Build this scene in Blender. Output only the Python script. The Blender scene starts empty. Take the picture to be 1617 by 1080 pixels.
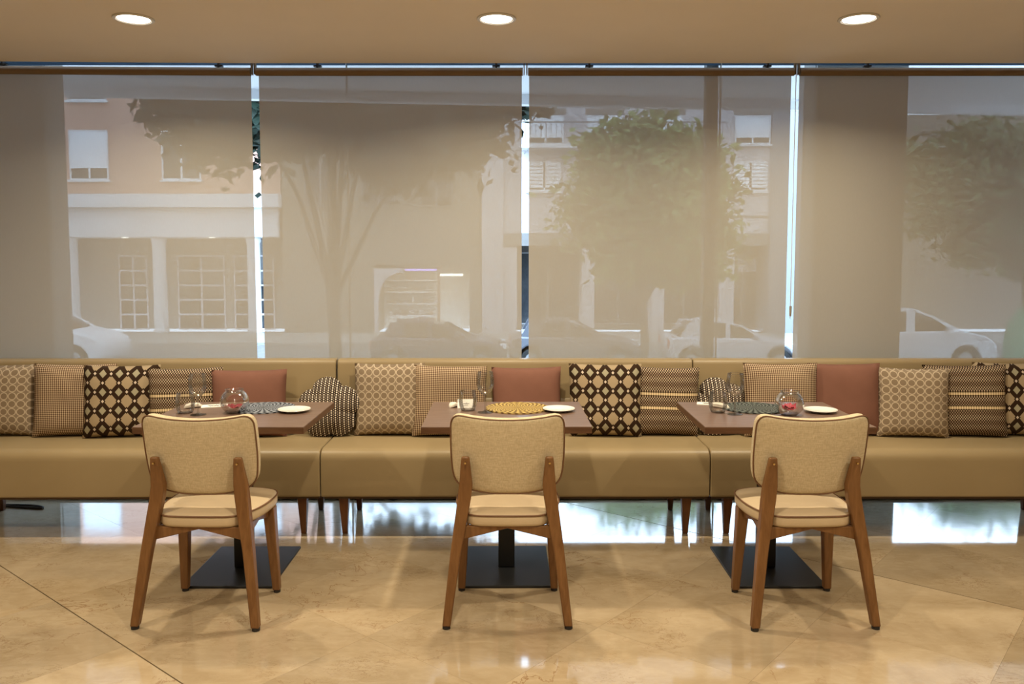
import bpy, bmesh, math, random
from mathutils import Vector, Matrix
random.seed(7)
PI = math.pi
scene = bpy.context.scene
COL = scene.collection

# ------------------------------------------------------------------ camera, sky, exposure
F_PX, W_PX, H_PX = 1300.0, 1617.0, 1080.0
TILT = math.atan(F_PX / 17500.0)
cam_d = bpy.data.cameras.new('camera')
cam_d.sensor_fit = 'HORIZONTAL'; cam_d.sensor_width = 36.0
cam_d.lens = 36.0 * F_PX / W_PX
cam_d.shift_y = -(540.0 - (410.0 + F_PX * math.tan(TILT))) / W_PX
cam_d.clip_start = 0.05; cam_d.clip_end = 300
cam = bpy.data.objects.new('camera', cam_d); COL.objects.link(cam)
cam.location = (0, 0, 1.45); cam.rotation_euler = (PI / 2 - TILT, 0, 0)
scene.camera = cam

SKY = 8.0
world = bpy.data.worlds.new('overcast_sky'); scene.world = world
world.use_nodes = True
bg = world.node_tree.nodes['Background']
bg.inputs['Color'].default_value = (0.60, 0.76, 1.0, 1); bg.inputs['Strength'].default_value = SKY

LAMP_W = 20.5
LAMP_COL = (1.0, 0.86, 0.63)
vs = scene.view_settings
vs.view_transform = 'Standard'; vs.look = 'None'; vs.exposure = 0.08; vs.gamma = 1.0
vs.use_curve_mapping = False
scene.cycles.max_bounces = 7; scene.cycles.diffuse_bounces = 3; scene.cycles.glossy_bounces = 4
scene.cycles.transparent_max_bounces = 12; scene.cycles.caustics_reflective = False; scene.cycles.caustics_refractive = False

# ------------------------------------------------------------------ node helpers
class G:
    """tiny expression graph on a node tree"""
    def __init__(s, mat): s.t = mat.node_tree; s.n = s.t.nodes; s.l = s.t.links
    def new(s, typ, **kw):
        nd = s.n.new(typ)
        for k, v in kw.items(): setattr(nd, k, v)
        return nd
    def link(s, a, b): s.l.new(a, b)
    def m(s, op, a, b=None, c=None):
        nd = s.new('ShaderNodeMath', operation=op)
        for i, v in enumerate((a, b, c)):
            if v is None: continue
            if isinstance(v, (int, float)): nd.inputs[i].default_value = v
            else: s.link(v, nd.inputs[i])
        return nd.outputs[0]
    def mix(s, f, a, b):
        nd = s.new('ShaderNodeMix', data_type='RGBA')
        for sock, v in ((nd.inputs[0], f), (nd.inputs[6], a), (nd.inputs[7], b)):
            if isinstance(v, (int, float)): sock.default_value = v
            elif isinstance(v, tuple): sock.default_value = (*v[:3], 1)
            else: s.link(v, sock)
        return nd.outputs[2]
    def coords(s, kind='Object'):
        tc = s.new('ShaderNodeTexCoord'); return tc.outputs[kind]
    def xyz(s, vec):
        nd = s.new('ShaderNodeSeparateXYZ'); s.link(vec, nd.inputs[0]); return nd.outputs
    def mapping(s, vec, scale=(1, 1, 1), rot=(0, 0, 0), loc=(0, 0, 0)):
        nd = s.new('ShaderNodeMapping'); s.link(vec, nd.inputs[0])
        nd.inputs['Scale'].default_value = scale; nd.inputs['Rotation'].default_value = rot
        nd.inputs['Location'].default_value = loc
        return nd.outputs[0]
    def noise(s, vec, scale, detail=3, rough=.55, dist=0.0):
        nd = s.new('ShaderNodeTexNoise'); s.link(vec, nd.inputs['Vector'])
        nd.inputs['Scale'].default_value = scale; nd.inputs['Detail'].default_value = detail
        nd.inputs['Roughness'].default_value = rough; nd.inputs['Distortion'].default_value = dist
        return nd.outputs['Fac']
    def ramp(s, f, stops):
        nd = s.new('ShaderNodeValToRGB'); s.link(f, nd.inputs[0])
        e = nd.color_ramp.elements
        while len(e) < len(stops): e.new(0.5)
        for el, (p, c) in zip(e, stops):
            el.position = p; el.color = (c, c, c, 1) if isinstance(c, (int, float)) else (*c, 1)
        return nd.outputs[0]
    def bump(s, h, strength=.3, dist=.01):
        nd = s.new('ShaderNodeBump'); s.link(h, nd.inputs['Height'])
        nd.inputs['Strength'].default_value = strength; nd.inputs['Distance'].default_value = dist
        return nd.outputs[0]

def base_mat(name, rough=.5, metal=0.0, spec=.5):
    mt = bpy.data.materials.new(name); mt.use_nodes = True
    p = mt.node_tree.nodes['Principled BSDF']
    p.inputs['Roughness'].default_value = rough; p.inputs['Metallic'].default_value = metal
    p.inputs['Specular IOR Level'].default_value = spec
    return mt, G(mt), p

def plain(name, col, rough=.5, metal=0.0, spec=.5, var=.12, scale=6.0, bump=0.0, bscale=80.0):
    """one colour with a mild procedural unevenness"""
    mt, g, p = base_mat(name, rough, metal, spec)
    v = g.coords()
    n = g.noise(v, scale, 3)
    c = g.mix(g.ramp(n, [(.3, 0.0), (.7, 1.0)]), tuple(x * (1 - var) for x in col), tuple(min(1, x * (1 + var)) for x in col))
    g.link(c, p.inputs['Base Color'])
    if bump: g.link(g.bump(g.noise(v, bscale, 2), bump, .004), p.inputs['Normal'])
    return mt

def wood(name, dark, light, rough=.38, scale=(40, 3, 3), spec=.4):
    mt, g, p = base_mat(name, rough, 0, spec)
    v = g.mapping(g.coords(), scale)
    n = g.noise(v, 2.2, 5, .6, .6)
    g.link(g.mix(g.ramp(n, [(.28, 0.0), (.72, 1.0)]), dark, light), p.inputs['Base Color'])
    g.link(g.bump(n, .06, .003), p.inputs['Normal'])
    return mt

MT = {}
MT['ceiling_paint'] = plain('ceiling_paint', (.77, .69, .59), .85, var=.03, scale=1.3)
MT['wall_paint'] = plain('wall_paint', (.55, .44, .32), .8, var=.04)
MT['chair_wood'] = wood('chair_wood', (.150, .066, .021), (.245, .118, .042), .4, (26, 26, 2.5))
MT['bench_wood'] = wood('bench_wood', (.11, .042, .016), (.19, .075, .026), .42, (26, 26, 2.5))
MT['table_wood'] = wood('table_wood', (.125, .074, .053), (.215, .135, .100), .30, (3, 26, 26), .5)
MT['table_edge'] = wood('table_edge', (.085, .038, .017), (.14, .066, .032), .42, (3, 26, 26))
MT['black_steel'] = plain('black_steel', (.018, .019, .021), .42, .2, var=.08)
MT['dark_frame'] = plain('dark_frame', (.03, .032, .036), .5, .1)
MT['white_metal'] = plain('white_metal', (.72, .70, .66), .35, .1, var=.03)
MT['brass'] = plain('brass', (.75, .55, .25), .25, 1.0, var=.05)
MT['rubber'] = plain('rubber', (.02, .015, .012), .7)
MT['china'] = plain('china', (.82, .80, .74), .12, var=.02)
MT['paper'] = plain('paper', (.85, .82, .76), .7, var=.03)
MT['napkin'] = plain('napkin', (.80, .74, .64), .85, var=.05)
MT['ink'] = plain('ink', (.16, .14, .13), .7)
MT['piping'] = plain('piping', (.17, .08, .035), .6)
MT['flower_red'] = plain('flower_red', (.22, .006, .02), .6, var=.35, scale=40)
MT['flower_pink'] = plain('flower_pink', (.42, .02, .055), .6, var=.35, scale=40)
MT['leaf_dark'] = plain('leaf_dark', (.010, .026, .016), .6, var=.4, scale=1.5)
MT['leaf_lit'] = plain('leaf_lit', (.13, .20, .055), .6, var=.35, scale=1.5)  # paler green puts the light on this crown into the leaf colour
MT['leaf_mid'] = plain('leaf_mid', (.07, .12, .045), .6, var=.4, scale=1.5)
MT['bark'] = plain('bark', (.09, .075, .06), .9, var=.3, scale=9, bump=.5, bscale=14)
MT['asphalt'] = plain('asphalt', (.17, .17, .175), .9, var=.12, scale=3)
MT['pavement'] = plain('pavement', (.34, .34, .33), .85, var=.08, scale=1.5)
MT['stone'] = plain('stone', (.36, .355, .34), .55, var=.15, scale=2.5)
MT['stone_joint'] = plain('stone_joint', (.12, .115, .11), .9)
MT['canopy_white'] = plain('canopy_white', (.80, .80, .82), .7, var=.02)
MT['steel_grey'] = plain('steel_grey', (.20, .20, .20), .5, .3)
MT['pink_render'] = plain('pink_render', (.56, .33, .25), .9, var=.06, scale=.6)
MT['white_render'] = plain('white_render', (.72, .72, .73), .85, var=.04, scale=.6)
MT['lilac_render'] = plain('lilac_render', (.50, .48, .50), .88, var=.05, scale=.6)
MT['beige_render'] = plain('beige_render', (.20, .175, .145), .88, var=.06, scale=.6)
MT['pier_render'] = plain('pier_render', (.26, .27, .29), .88, var=.05, scale=.6)
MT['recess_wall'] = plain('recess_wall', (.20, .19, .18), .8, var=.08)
MT['shutter_white'] = plain('shutter_white', (.85, .86, .88), .6, var=.02)
MT['pane_dark'] = plain('pane_dark', (.03, .035, .04), .08, var=.2)
MT['shop_dark'] = plain('shop_dark', (.09, .08, .07), .5, var=.2)
MT['awning'] = plain('awning', (.40, .24, .16), .8)
MT['car_white'] = plain('car_white', (.80, .81, .84), .22, var=.01)
MT['car_silver'] = plain('car_silver', (.62, .63, .68), .22, .2, var=.01)
MT['car_dark'] = plain('car_dark', (.06, .075, .12), .2, .2, var=.02)
MT['car_grey'] = plain('car_grey', (.16, .17, .20), .22, .3, var=.02)
MT['car_glass'] = plain('car_glass', (.02, .025, .03), .05, var=.05)
MT['tyre'] = plain('tyre', (.018, .018, .018), .8)
MT['wheel_rim'] = plain('wheel_rim', (.45, .46, .48), .3, .7)
MT['headlight'] = plain('headlight', (.8, .82, .85), .08, var=.02)
MT['tail_red'] = plain('tail_red', (.55, .01, .02), .15)
MT['bin_green'] = plain('bin_green', (.05, .30, .17), .45, var=.05)
MT['tube_shade_brown'] = plain('tube_shade_brown', (.20, .13, .07), .8, var=.05)  # beige cloth roll darkened to brown: its shade is put into the colour
MT['cord'] = plain('cord', (.02, .018, .016), .5)

def emit(name, col, s):
    mt = bpy.data.materials.new(name); mt.use_nodes = True
    p = mt.node_tree.nodes['Principled BSDF']
    p.inputs['Base Color'].default_value = (*col, 1)
    p.inputs['Emission Color'].default_value = (*col, 1); p.inputs['Emission Strength'].default_value = s
    return mt
MT['lamp_lens'] = emit('lamp_lens', (1.0, .93, .80), 12.0)
MT['shop_tube'] = emit('shop_tube', (1.0, .97, .85), 9.0)
MT['shop_violet'] = emit('shop_violet', (.55, .40, 1.0), 3.0)
MT['soffit_lamp'] = emit('soffit_lamp', (1.0, .98, .92), 10.0)
MT['shop_lit'] = plain('shop_lit', (.75, .72, .66), .8, var=.05)

def fabric(name, c1, c2, cell, rough=.85, bump=.25):
    """woven cloth: two thread directions with slubs"""
    mt, g, p = base_mat(name, rough, 0, .2)
    v = g.coords()
    n1 = g.noise(g.mapping(v, (cell, cell, cell * .12)), 1.0, 2)
    n2 = g.noise(g.mapping(v, (cell * .12, cell * .12, cell)), 1.0, 2)
    f = g.m('MULTIPLY_ADD', n1, .5, g.m('MULTIPLY', n2, .5))
    g.link(g.mix(g.ramp(f, [(.36, 0.0), (.64, 1.0)]), c1, c2), p.inputs['Base Color'])
    g.link(g.bump(f, bump, .002), p.inputs['Normal'])
    return mt
MT['linen'] = fabric('linen', (.52, .42, .265), (.68, .57, .39), 300)
MT['seat_leather'] = plain('seat_leather', (.58, .45, .29), .45, var=.05, scale=8, bump=.1, bscale=160)

# bench upholstery
mt, g, p = base_mat('bench_vinyl', .42, 0, .45)
v = g.coords(); n = g.noise(v, 2.2, 3)
g.link(g.mix(n, (.295, .218, .112), (.365, .275, .150)), p.inputs['Base Color'])
g.link(g.bump(g.noise(v, 190, 2), .08, .003), p.inputs['Normal'])
MT['bench_vinyl'] = mt
MT['seam'] = plain('seam', (.10, .06, .03), .8)

# roller-blind screen cloth: open weave lets part of the view through, the rest scatters
mt = bpy.data.materials.new('screen_cloth'); mt.use_nodes = True
g = G(mt); g.n.remove(g.n['Principled BSDF']); out = g.n['Material Output']
tr = g.new('ShaderNodeBsdfTransparent'); tr.inputs[0].default_value = (1, 1, 1, 1)
df = g.new('ShaderNodeBsdfDiffuse'); tl = g.new('ShaderNodeBsdfTranslucent')
v = g.coords(); n = g.noise(g.mapping(v, (500, 500, 40)), 1, 2)
g.link(g.mix(n, (.56, .51, .415), (.61, .56, .46)), df.inputs[0])
tl.inputs[0].default_value = (.30, .285, .26, 1)
m1 = g.new('ShaderNodeMixShader'); m1.inputs[0].default_value = .28
g.link(df.outputs[0], m1.inputs[1]); g.link(tl.outputs[0], m1.inputs[2])
m2 = g.new('ShaderNodeMixShader'); m2.inputs[0].default_value = .078
g.link(m1.outputs[0], m2.inputs[1]); g.link(tr.outputs[0], m2.inputs[2])
g.link(m2.outputs[0], out.inputs[0])
MT['screen_cloth'] = mt

# window glass (thin): see-through with Fresnel sheen
mt = bpy.data.materials.new('window_glass'); mt.use_nodes = True
g = G(mt); g.n.remove(g.n['Principled BSDF']); out = g.n['Material Output']
tr = g.new('ShaderNodeBsdfTransparent'); tr.inputs[0].default_value = (.95, .98, .97, 1)
gl = g.new('ShaderNodeBsdfGlossy'); gl.inputs['Roughness'].default_value = .0
fr = g.new('ShaderNodeFresnel'); fr.inputs[0].default_value = 1.3
m1 = g.new('ShaderNodeMixShader'); g.link(fr.outputs[0], m1.inputs[0])
g.link(tr.outputs[0], m1.inputs[1]); g.link(gl.outputs[0], m1.inputs[2]); g.link(m1.outputs[0], out.inputs[0])
MT['window_glass'] = mt

# added translucent strip, tinted blue so the slot above the blinds glows
mt = bpy.data.materials.new('slot_glow'); mt.use_nodes = True
g = G(mt); g.n.remove(g.n['Principled BSDF']); out = g.n['Material Output']
tl = g.new('ShaderNodeBsdfTranslucent'); tl.inputs[0].default_value = (.27, .34, .42, 1)
g.link(tl.outputs[0], out.inputs[0])
MT['slot_glow'] = mt

# drinking-glass: thin clear walls
mt = bpy.data.materials.new('clear_glass'); mt.use_nodes = True
g = G(mt); g.n.remove(g.n['Principled BSDF']); out = g.n['Material Output']
tr = g.new('ShaderNodeBsdfTransparent'); tr.inputs[0].default_value = (.97, .97, .965, 1)
gl = g.new('ShaderNodeBsdfGlossy'); gl.inputs['Roughness'].default_value = .02
lw = g.new('ShaderNodeLayerWeight'); lw.inputs['Blend'].default_value = .42
m1 = g.new('ShaderNodeMixShader'); g.link(g.m('MULTIPLY_ADD', lw.outputs['Fresnel'], .75, .06), m1.inputs[0])
g.link(tr.outputs[0], m1.inputs[1]); g.link(gl.outputs[0], m1.inputs[2]); g.link(m1.outputs[0], out.inputs[0])
MT['clear_glass'] = mt

# marble floor tile (each slab shifts the veining and its tone)
mt, g, p = base_mat('marble', .09, 0, .5)
geo = g.new('ShaderNodeNewGeometry'); oi = g.new('ShaderNodeObjectInfo')
rx = g.m('MULTIPLY', oi.outputs['Random'], 37.0)
cmb = g.new('ShaderNodeCombineXYZ'); g.link(rx, cmb.inputs[0]); g.link(rx, cmb.inputs[1])
va = g.new('ShaderNodeVectorMath', operation='ADD'); g.link(geo.outputs['Position'], va.inputs[0]); g.link(cmb.outputs[0], va.inputs[1])
pos = va.outputs[0]
cloud = g.noise(pos, 3.0, 5, .6, .8)
fine = g.noise(g.mapping(pos, (1, 2.4, 1), (0, 0, .6)), 9.0, 6, .65, 1.2)
c = g.mix(g.ramp(cloud, [(.30, 0.0), (.70, 1.0)]), (.34, .25, .145), (.46, .36, .235))
c = g.mix(g.m('MULTIPLY', g.ramp(fine, [(.45, 0.0), (.75, 1.0)]), .45), c, (.53, .43, .295))
vein = g.m('ABSOLUTE', g.m('SUBTRACT', g.noise(pos, 3.2, 6, .62, .5), .5))
msk = g.ramp(g.noise(pos, 1.7, 2), [(.48, 0.0), (.66, 1.0)])
c = g.mix(g.m('MULTIPLY', g.ramp(vein, [(.0, 1.0), (.010, 0.0)]), g.m('MULTIPLY', msk, .85)), c, (.24, .13, .06))
v2 = g.m('ABSOLUTE', g.m('SUBTRACT', g.noise(g.mapping(pos, (1, 2.2, 1), (0, 0, .3)), 10.0, 5, .7, .3), .5))
m2_ = g.ramp(g.noise(pos, 3.1, 3), [(.50, 0.0), (.62, 1.0)])
c = g.mix(g.m('MULTIPLY', g.ramp(v2, [(.0, 1.0), (.022, 0.0)]), g.m('MULTIPLY', m2_, .6)), c, (.22, .13, .06))
tone = g.m('MULTIPLY_ADD', oi.outputs['Random'], .22, .89)
hsv = g.new('ShaderNodeHueSaturation'); g.link(c, hsv.inputs['Color']); g.link(tone, hsv.inputs['Value'])
g.link(hsv.outputs[0], p.inputs['Base Color'])
g.link(g.ramp(cloud, [(.2, .045), (.8, .09)]), p.inputs['Roughness'])
g.link(g.bump(g.noise(pos, 5.0, 2), .02, .01), p.inputs['Normal'])
p.inputs['IOR'].default_value = 1.75
MT['marble'] = mt
MT['grout'] = plain('grout', (.10, .06, .03), .8)

# ---- pillow cloths (UV in metres)
def cloth_mat(name, fn, rough=.9, bscale=700):
    mt, g, p = base_mat(name, rough, 0, .15)
    o = g.xyz(g.coords('UV'))
    g.link(fn(g, o[0], o[1]), p.inputs['Base Color'])
    g.link(g.bump(g.noise(g.coords('UV'), bscale, 2), .15, .002), p.inputs['Normal'])
    return mt
def frac(g, a): return g.m('FRACT', g.m('ADD', a, 100.0))
def lt(g, a, b): return g.m('LESS_THAN', a, b)
def tri(g, a): return g.m('ABSOLUTE', g.m('SUBTRACT', frac(g, g.m('ADD', a, .5)), .5))   # distance to nearest integer
def f_circles(g, x, y):
    P = .0445
    a = g.m('SUBTRACT', frac(g, g.m('MULTIPLY', x, 1 / P)), .5); b = g.m('SUBTRACT', frac(g, g.m('MULTIPLY', y, 1 / P)), .5)
    d = g.m('SQRT', g.m('ADD', g.m('MULTIPLY', a, a), g.m('MULTIPLY', b, b)))
    ring = lt(g, g.m('ABSOLUTE', g.m('SUBTRACT', d, .44)), .055)
    disc = lt(g, d, .40)
    c = g.mix(disc, (.29, .22, .15), (.25, .185, .122))
    return g.mix(ring, c, (.54, .44, .32))
def f_hound(g, x, y):
    P = .0105
    a = lt(g, frac(g, g.m('MULTIPLY', x, 1 / P)), .55); b = lt(g, frac(g, g.m('MULTIPLY', y, 1 / P)), .55)
    c = g.mix(a, (.68, .55, .38), (.30, .20, .125))
    return g.mix(g.m('MULTIPLY', a, b), g.mix(b, c, g.mix(a, (.36, .25, .16), (.1, .06, .03))), (.075, .035, .018))
def f_lattice(g, x, y):
    X = g.m('MULTIPLY', x, 1 / .0855); Y = g.m('MULTIPLY', y, 1 / .1045)
    s = tri(g, g.m('ADD', X, Y)); t = tri(g, g.m('SUBTRACT', X, Y))
    mn = g.m('MINIMUM', s, t); mx = g.m('MAXIMUM', s, t)
    cs = g.m('COSINE', g.m('MULTIPLY', X, 2 * PI))
    second = g.m('GREATER_THAN', cs, g.m('COSINE', g.m('MULTIPLY', Y, 2 * PI)))
    wdt = g.m('MULTIPLY_ADD', second, .19, .075)
    c = g.mix(second, (.41, .315, .20), (.38, .345, .235))
    dk = (.035, .018, .009)
    c = g.mix(lt(g, mn, wdt), c, dk)
    c = g.mix(lt(g, mx, .195), c, dk)
    return g.mix(lt(g, mx, .095), c, (.66, .55, .44))
def f_stripe(g, x, y):
    sx = g.m('SINE', g.m('MULTIPLY', x, 2 * PI / .0135)); sy = g.m('SINE', g.m('MULTIPLY', y, 2 * PI / .0180))
    d = g.m('GREATER_THAN', g.m('MULTIPLY', sx, sy), -.12)
    band = g.m('MULTIPLY', g.m('ABSOLUTE', g.m('SUBTRACT', g.m('ABSOLUTE', y), .040)), 1 / .083)
    wide = g.m('SINE', g.m('MULTIPLY', y, 2 * PI / .055))
    base = g.mix(g.ramp(g.m('MULTIPLY_ADD', wide, .5, .5), [(.2, 0.0), (.8, 1.0)]), (.36, .25, .16), (.56, .43, .29))
    c = g.mix(d, base, (.032, .018, .011))
    cb = g.mix(g.m('GREATER_THAN', sx, .2), (.78, .64, .42), (.50, .36, .18))
    c = g.mix(lt(g, g.m('ABSOLUTE', g.m('SUBTRACT', band, .13)), .045), c, g.mix(g.m('GREATER_THAN', sx, 0.), (.25, .17, .1), (.03, .018, .01)))
    return g.mix(lt(g, band, .085), c, cb)
def f_knit(g, x, y):
    X = g.m('MULTIPLY', x, 1 / .0110); Y = g.m('MULTIPLY', y, 1 / .0125)
    odd = lt(g, frac(g, g.m('MULTIPLY', X, .5)), .5)
    b = g.m('ABSOLUTE', g.m('SUBTRACT', frac(g, g.m('MULTIPLY_ADD', odd, .5, Y)), .5))
    a = g.m('ABSOLUTE', g.m('SUBTRACT', frac(g, X), .5))
    dot = g.m('MULTIPLY', lt(g, a, g.m('MULTIPLY_ADD', odd, .14, .18)), lt(g, b, .30))
    return g.mix(dot, (.028, .018, .014), g.mix(odd, (.40, .31, .22), (.80, .70, .58)))
MT['pillow_circles'] = cloth_mat('pillow_circles', f_circles)
MT['pillow_houndstooth'] = cloth_mat('pillow_houndstooth', f_hound)
MT['pillow_lattice'] = cloth_mat('pillow_lattice', f_lattice)
MT['pillow_stripe'] = cloth_mat('pillow_stripe', f_stripe)
MT['pillow_knit'] = cloth_mat('pillow_knit', f_knit)
MT['pillow_rust'] = cloth_mat('pillow_rust', lambda g, x, y: g.mix(g.noise(g.coords('UV'), 9, 3), (.19, .088, .062), (.25, .118, .085)))

def mat_weave(name, c1, c2):
    mt, g, p = base_mat(name, .75, 0, .25)
    o = g.xyz(g.coords('Object'))
    r = g.m('SQRT', g.m('ADD', g.m('MULTIPLY', o[0], o[0]), g.m('MULTIPLY', o[1], o[1])))
    a = g.m('ARCTAN2', o[1], o[0])
    ring = g.m('MULTIPLY', r, 1 / .030)
    z = g.m('MULTIPLY', tri(g, ring), 1.6)
    h = tri(g, g.m('ADD', g.m('MULTIPLY', a, 28 / (2 * PI)), z))
    g.link(g.mix(g.ramp(h, [(.12, 0.0), (.34, 1.0)]), c1, c2), p.inputs['Base Color'])
    g.link(g.bump(h, .7, .004), p.inputs['Normal'])
    return mt
MT['mat_slate'] = mat_weave('mat_slate', (.012, .015, .022), (.26, .28, .32))
MT['mat_gold'] = mat_weave('mat_gold', (.13, .07, .02), (.50, .36, .12))
MT['mat_dark'] = mat_weave('mat_dark', (.008, .009, .010), (.13, .145, .13))

# ------------------------------------------------------------------ mesh helpers
class MB:
    def __init__(s): s.v = []; s.f = []; s.uv = {}
    def add(s, vs_, fs):
        o = len(s.v); s.v += [tuple(q) for q in vs_]; s.f += [tuple(i + o for i in f) for f in fs]; return o
    def box(s, x0, x1, y0, y1, z0, z1):
        s.add([(x0, y0, z0), (x1, y0, z0), (x1, y1, z0), (x0, y1, z0), (x0, y0, z1), (x1, y0, z1), (x1, y1, z1), (x0, y1, z1)],
              [(0, 3, 2, 1), (4, 5, 6, 7), (0, 1, 5, 4), (1, 2, 6, 5), (2, 3, 7, 6), (3, 0, 4, 7)]); return s
    def prism(s, pts, axis, a, b):
        """2-D outline extruded along an axis ('x','y','z') from a to b"""
        def P(q, t): return {'x': (t, q[0], q[1]), 'y': (q[0], t, q[1]), 'z': (q[0], q[1], t)}[axis]
        n = len(pts)
        s.add([P(q, a) for q in pts] + [P(q, b) for q in pts],
              [tuple(range(n))[::-1], tuple(range(n, 2 * n))] + [(i, (i + 1) % n, n + (i + 1) % n, n + i) for i in range(n)]); return s
    def stack(s, st):
        """horizontal rectangles (x, y, z, half width, half depth) joined upwards"""
        vs_ = []; fs = []
        for (x, y, z, w, d) in st: vs_ += [(x - w, y - d, z), (x + w, y - d, z), (x + w, y + d, z), (x - w, y + d, z)]
        k = len(st)
        for i in range(k - 1):
            for j in range(4): fs.append((4 * i + j, 4 * i + (j + 1) % 4, 4 * i + 4 + (j + 1) % 4, 4 * i + 4 + j))
        fs += [(3, 2, 1, 0), tuple(4 * (k - 1) + j for j in range(4))]
        s.add(vs_, fs); return s
    def tube(s, pts, r, n=8, closed=False):
        pts = [Vector(q) for q in pts]; k = len(pts); vs_ = []; fs = []
        up = Vector((0, 0, 1)); prev = None
        for i, q in enumerate(pts):
            if closed: d = (pts[(i + 1) % k] - pts[i - 1])
            else: d = pts[min(i + 1, k - 1)] - pts[max(i - 1, 0)]
            d.normalize()
            if prev is None:
                a = d.cross(up) if abs(d.z) < .95 else d.cross(Vector((0, 1, 0)))
            else: a = prev - d * prev.dot(d)
            a.normalize(); prev = a; b = d.cross(a)
            rr = r[i] if isinstance(r, (list, tuple)) else r
            vs_ += [q + (a * math.cos(2 * PI * j / n) + b * math.sin(2 * PI * j / n)) * rr for j in range(n)]
        for i in range(k if closed else k - 1):
            for j in range(n):
                i2 = (i + 1) % k
                fs.append((i * n + j, i * n + (j + 1) % n, i2 * n + (j + 1) % n, i2 * n + j))
        if not closed: fs += [tuple(range(n))[::-1], tuple(range((k - 1) * n, k * n))]
        s.add(vs_, fs); return s
    def lathe(s, prof, n=32, c=(0, 0, 0), cap=True):
        vs_ = []; fs = []; k = len(prof)
        for (r, z) in prof: vs_ += [(c[0] + r * math.cos(2 * PI * j / n), c[1] + r * math.sin(2 * PI * j / n), c[2] + z) for j in range(n)]
        for i in range(k - 1):
            for j in range(n): fs.append((i * n + j, i * n + (j + 1) % n, (i + 1) * n + (j + 1) % n, (i + 1) * n + j))
        if cap: fs += [tuple(range(n))[::-1], tuple(range((k - 1) * n, k * n))]
        s.add(vs_, fs); return s
    def cushion(s, outline, half, dome, fn, rings=(1.0, .985, .94, .85, .7, .5, .25), edge=.55, pw=2.0):
        """outline (a, b) padded to both sides; fn(a, b, t) places it"""
        n = len(outline); ca = sum(q[0] for q in outline) / n; cb = sum(q[1] for q in outline) / n
        lay = [(1.0, 0.0)]
        top = [(sc, half * (edge if i == 0 else (.9 if i == 1 else 1.0)) + dome * (1 - sc ** pw)) for i, sc in enumerate(rings)]
        seq = [(sc, -t) for sc, t in reversed(top)] + lay + top
        if half == 0: seq = [(sc, -t) for sc, t in reversed(top[1:])] + [(1.0, 0.0)] + top[1:]
        vs_ = []; fs = []
        for sc, t in seq:
            for (a, b) in outline: vs_.append(fn(ca + (a - ca) * sc, cb + (b - cb) * sc, t))
        k = len(seq)
        for i in range(k - 1):
            for j in range(n): fs.append((i * n + j, i * n + (j + 1) % n, (i + 1) * n + (j + 1) % n, (i + 1) * n + j))
        m = dome + half
        vs_ += [fn(ca, cb, -m), fn(ca, cb, m)]; e = len(vs_) - 2
        for j in range(n):
            fs.append((e, (j + 1) % n, j)); fs.append((e + 1, (k - 1) * n + j, (k - 1) * n + (j + 1) % n))
        o = s.add(vs_, fs)
        i = o
        for sc, t in seq:
            for (a, b) in outline: s.uv[i] = (ca + (a - ca) * sc, cb + (b - cb) * sc); i += 1
        s.uv[o + e] = (ca, cb); s.uv[o + e + 1] = (ca, cb)
        return s
    def mesh(s, name, mat, smooth=35):
        me = bpy.data.meshes.new(name); me.from_pydata(s.v, [], s.f); me.update()
        bm = bmesh.new(); bm.from_mesh(me); bmesh.ops.recalc_face_normals(bm, faces=bm.faces); bm.to_mesh(me); bm.free()
        if s.uv:
            lay = me.uv_layers.new(name='cloth')
            for lp in me.loops: lay.data[lp.index].uv = s.uv.get(lp.vertex_index, (0, 0))
        if smooth:
            me.polygons.foreach_set('use_smooth', [True] * len(me.polygons))
            me.set_sharp_from_angle(angle=math.radians(smooth))
        me.materials.append(MT[mat]); return me
    def build(s, name, mat, parent=None, bevel=0, smooth=35, seg=2, loc=None):
        o = bpy.data.objects.new(name, s.mesh(name, mat, smooth)); COL.objects.link(o)
        if parent: o.parent = parent
        if loc: o.location = loc
        if bevel:
            b = o.modifiers.new('soft_edge', 'BEVEL'); b.width = bevel; b.segments = seg; b.limit_method = 'ANGLE'
            b.angle_limit = math.radians(40)
        return o

def tag(o, label=None, cat=None, group=None, kind=None):
    if label: o['label'] = label
    if cat: o['category'] = cat
    if group: o['group'] = group
    if kind: o['kind'] = kind
    return o
def empty(name, loc=(0, 0, 0), rz=0, label=None, cat=None, group=None):
    o = bpy.data.objects.new(name, None); COL.objects.link(o)
    o.empty_display_size = .1; o.location = loc; o.rotation_euler = (0, 0, rz)
    return tag(o, label, cat, group)
def copy_tree(o, parent=None):
    c = o.copy(); COL.objects.link(c)
    if parent: c.parent = parent
    for ch in list(o.children): copy_tree(ch, c)
    return c
def struct(o, label): return tag(o, label, kind='structure')
def share(src, name, parent, loc):
    o = bpy.data.objects.new(name, src.data); COL.objects.link(o); o.parent = parent; o.location = loc; return o

def round_poly(pts, rad, n=6):
    """outline with each corner rounded by its own cut length"""
    out = []; k = len(pts)
    for i in range(k):
        p0 = Vector(pts[i - 1]); p1 = Vector(pts[i]); p2 = Vector(pts[(i + 1) % k]); r = rad[i]
        if r <= 0: out.append(tuple(p1)); continue
        a = p1 + (p0 - p1).normalized() * min(r, (p0 - p1).length * .5); b = p1 + (p2 - p1).normalized() * min(r, (p2 - p1).length * .5)
        for j in range(n + 1):
            t = j / n; q = a * (1 - t) ** 2 + p1 * 2 * t * (1 - t) + b * t * t; out.append(tuple(q))
    return out
def resample(pts, step):
    out = []; k = len(pts)
    for i in range(k):
        a = Vector(pts[i]); b = Vector(pts[(i + 1) % k]); L = (b - a).length; m = max(1, int(L / step))
        for j in range(m): out.append(tuple(a + (b - a) * j / m))
    return out

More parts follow.
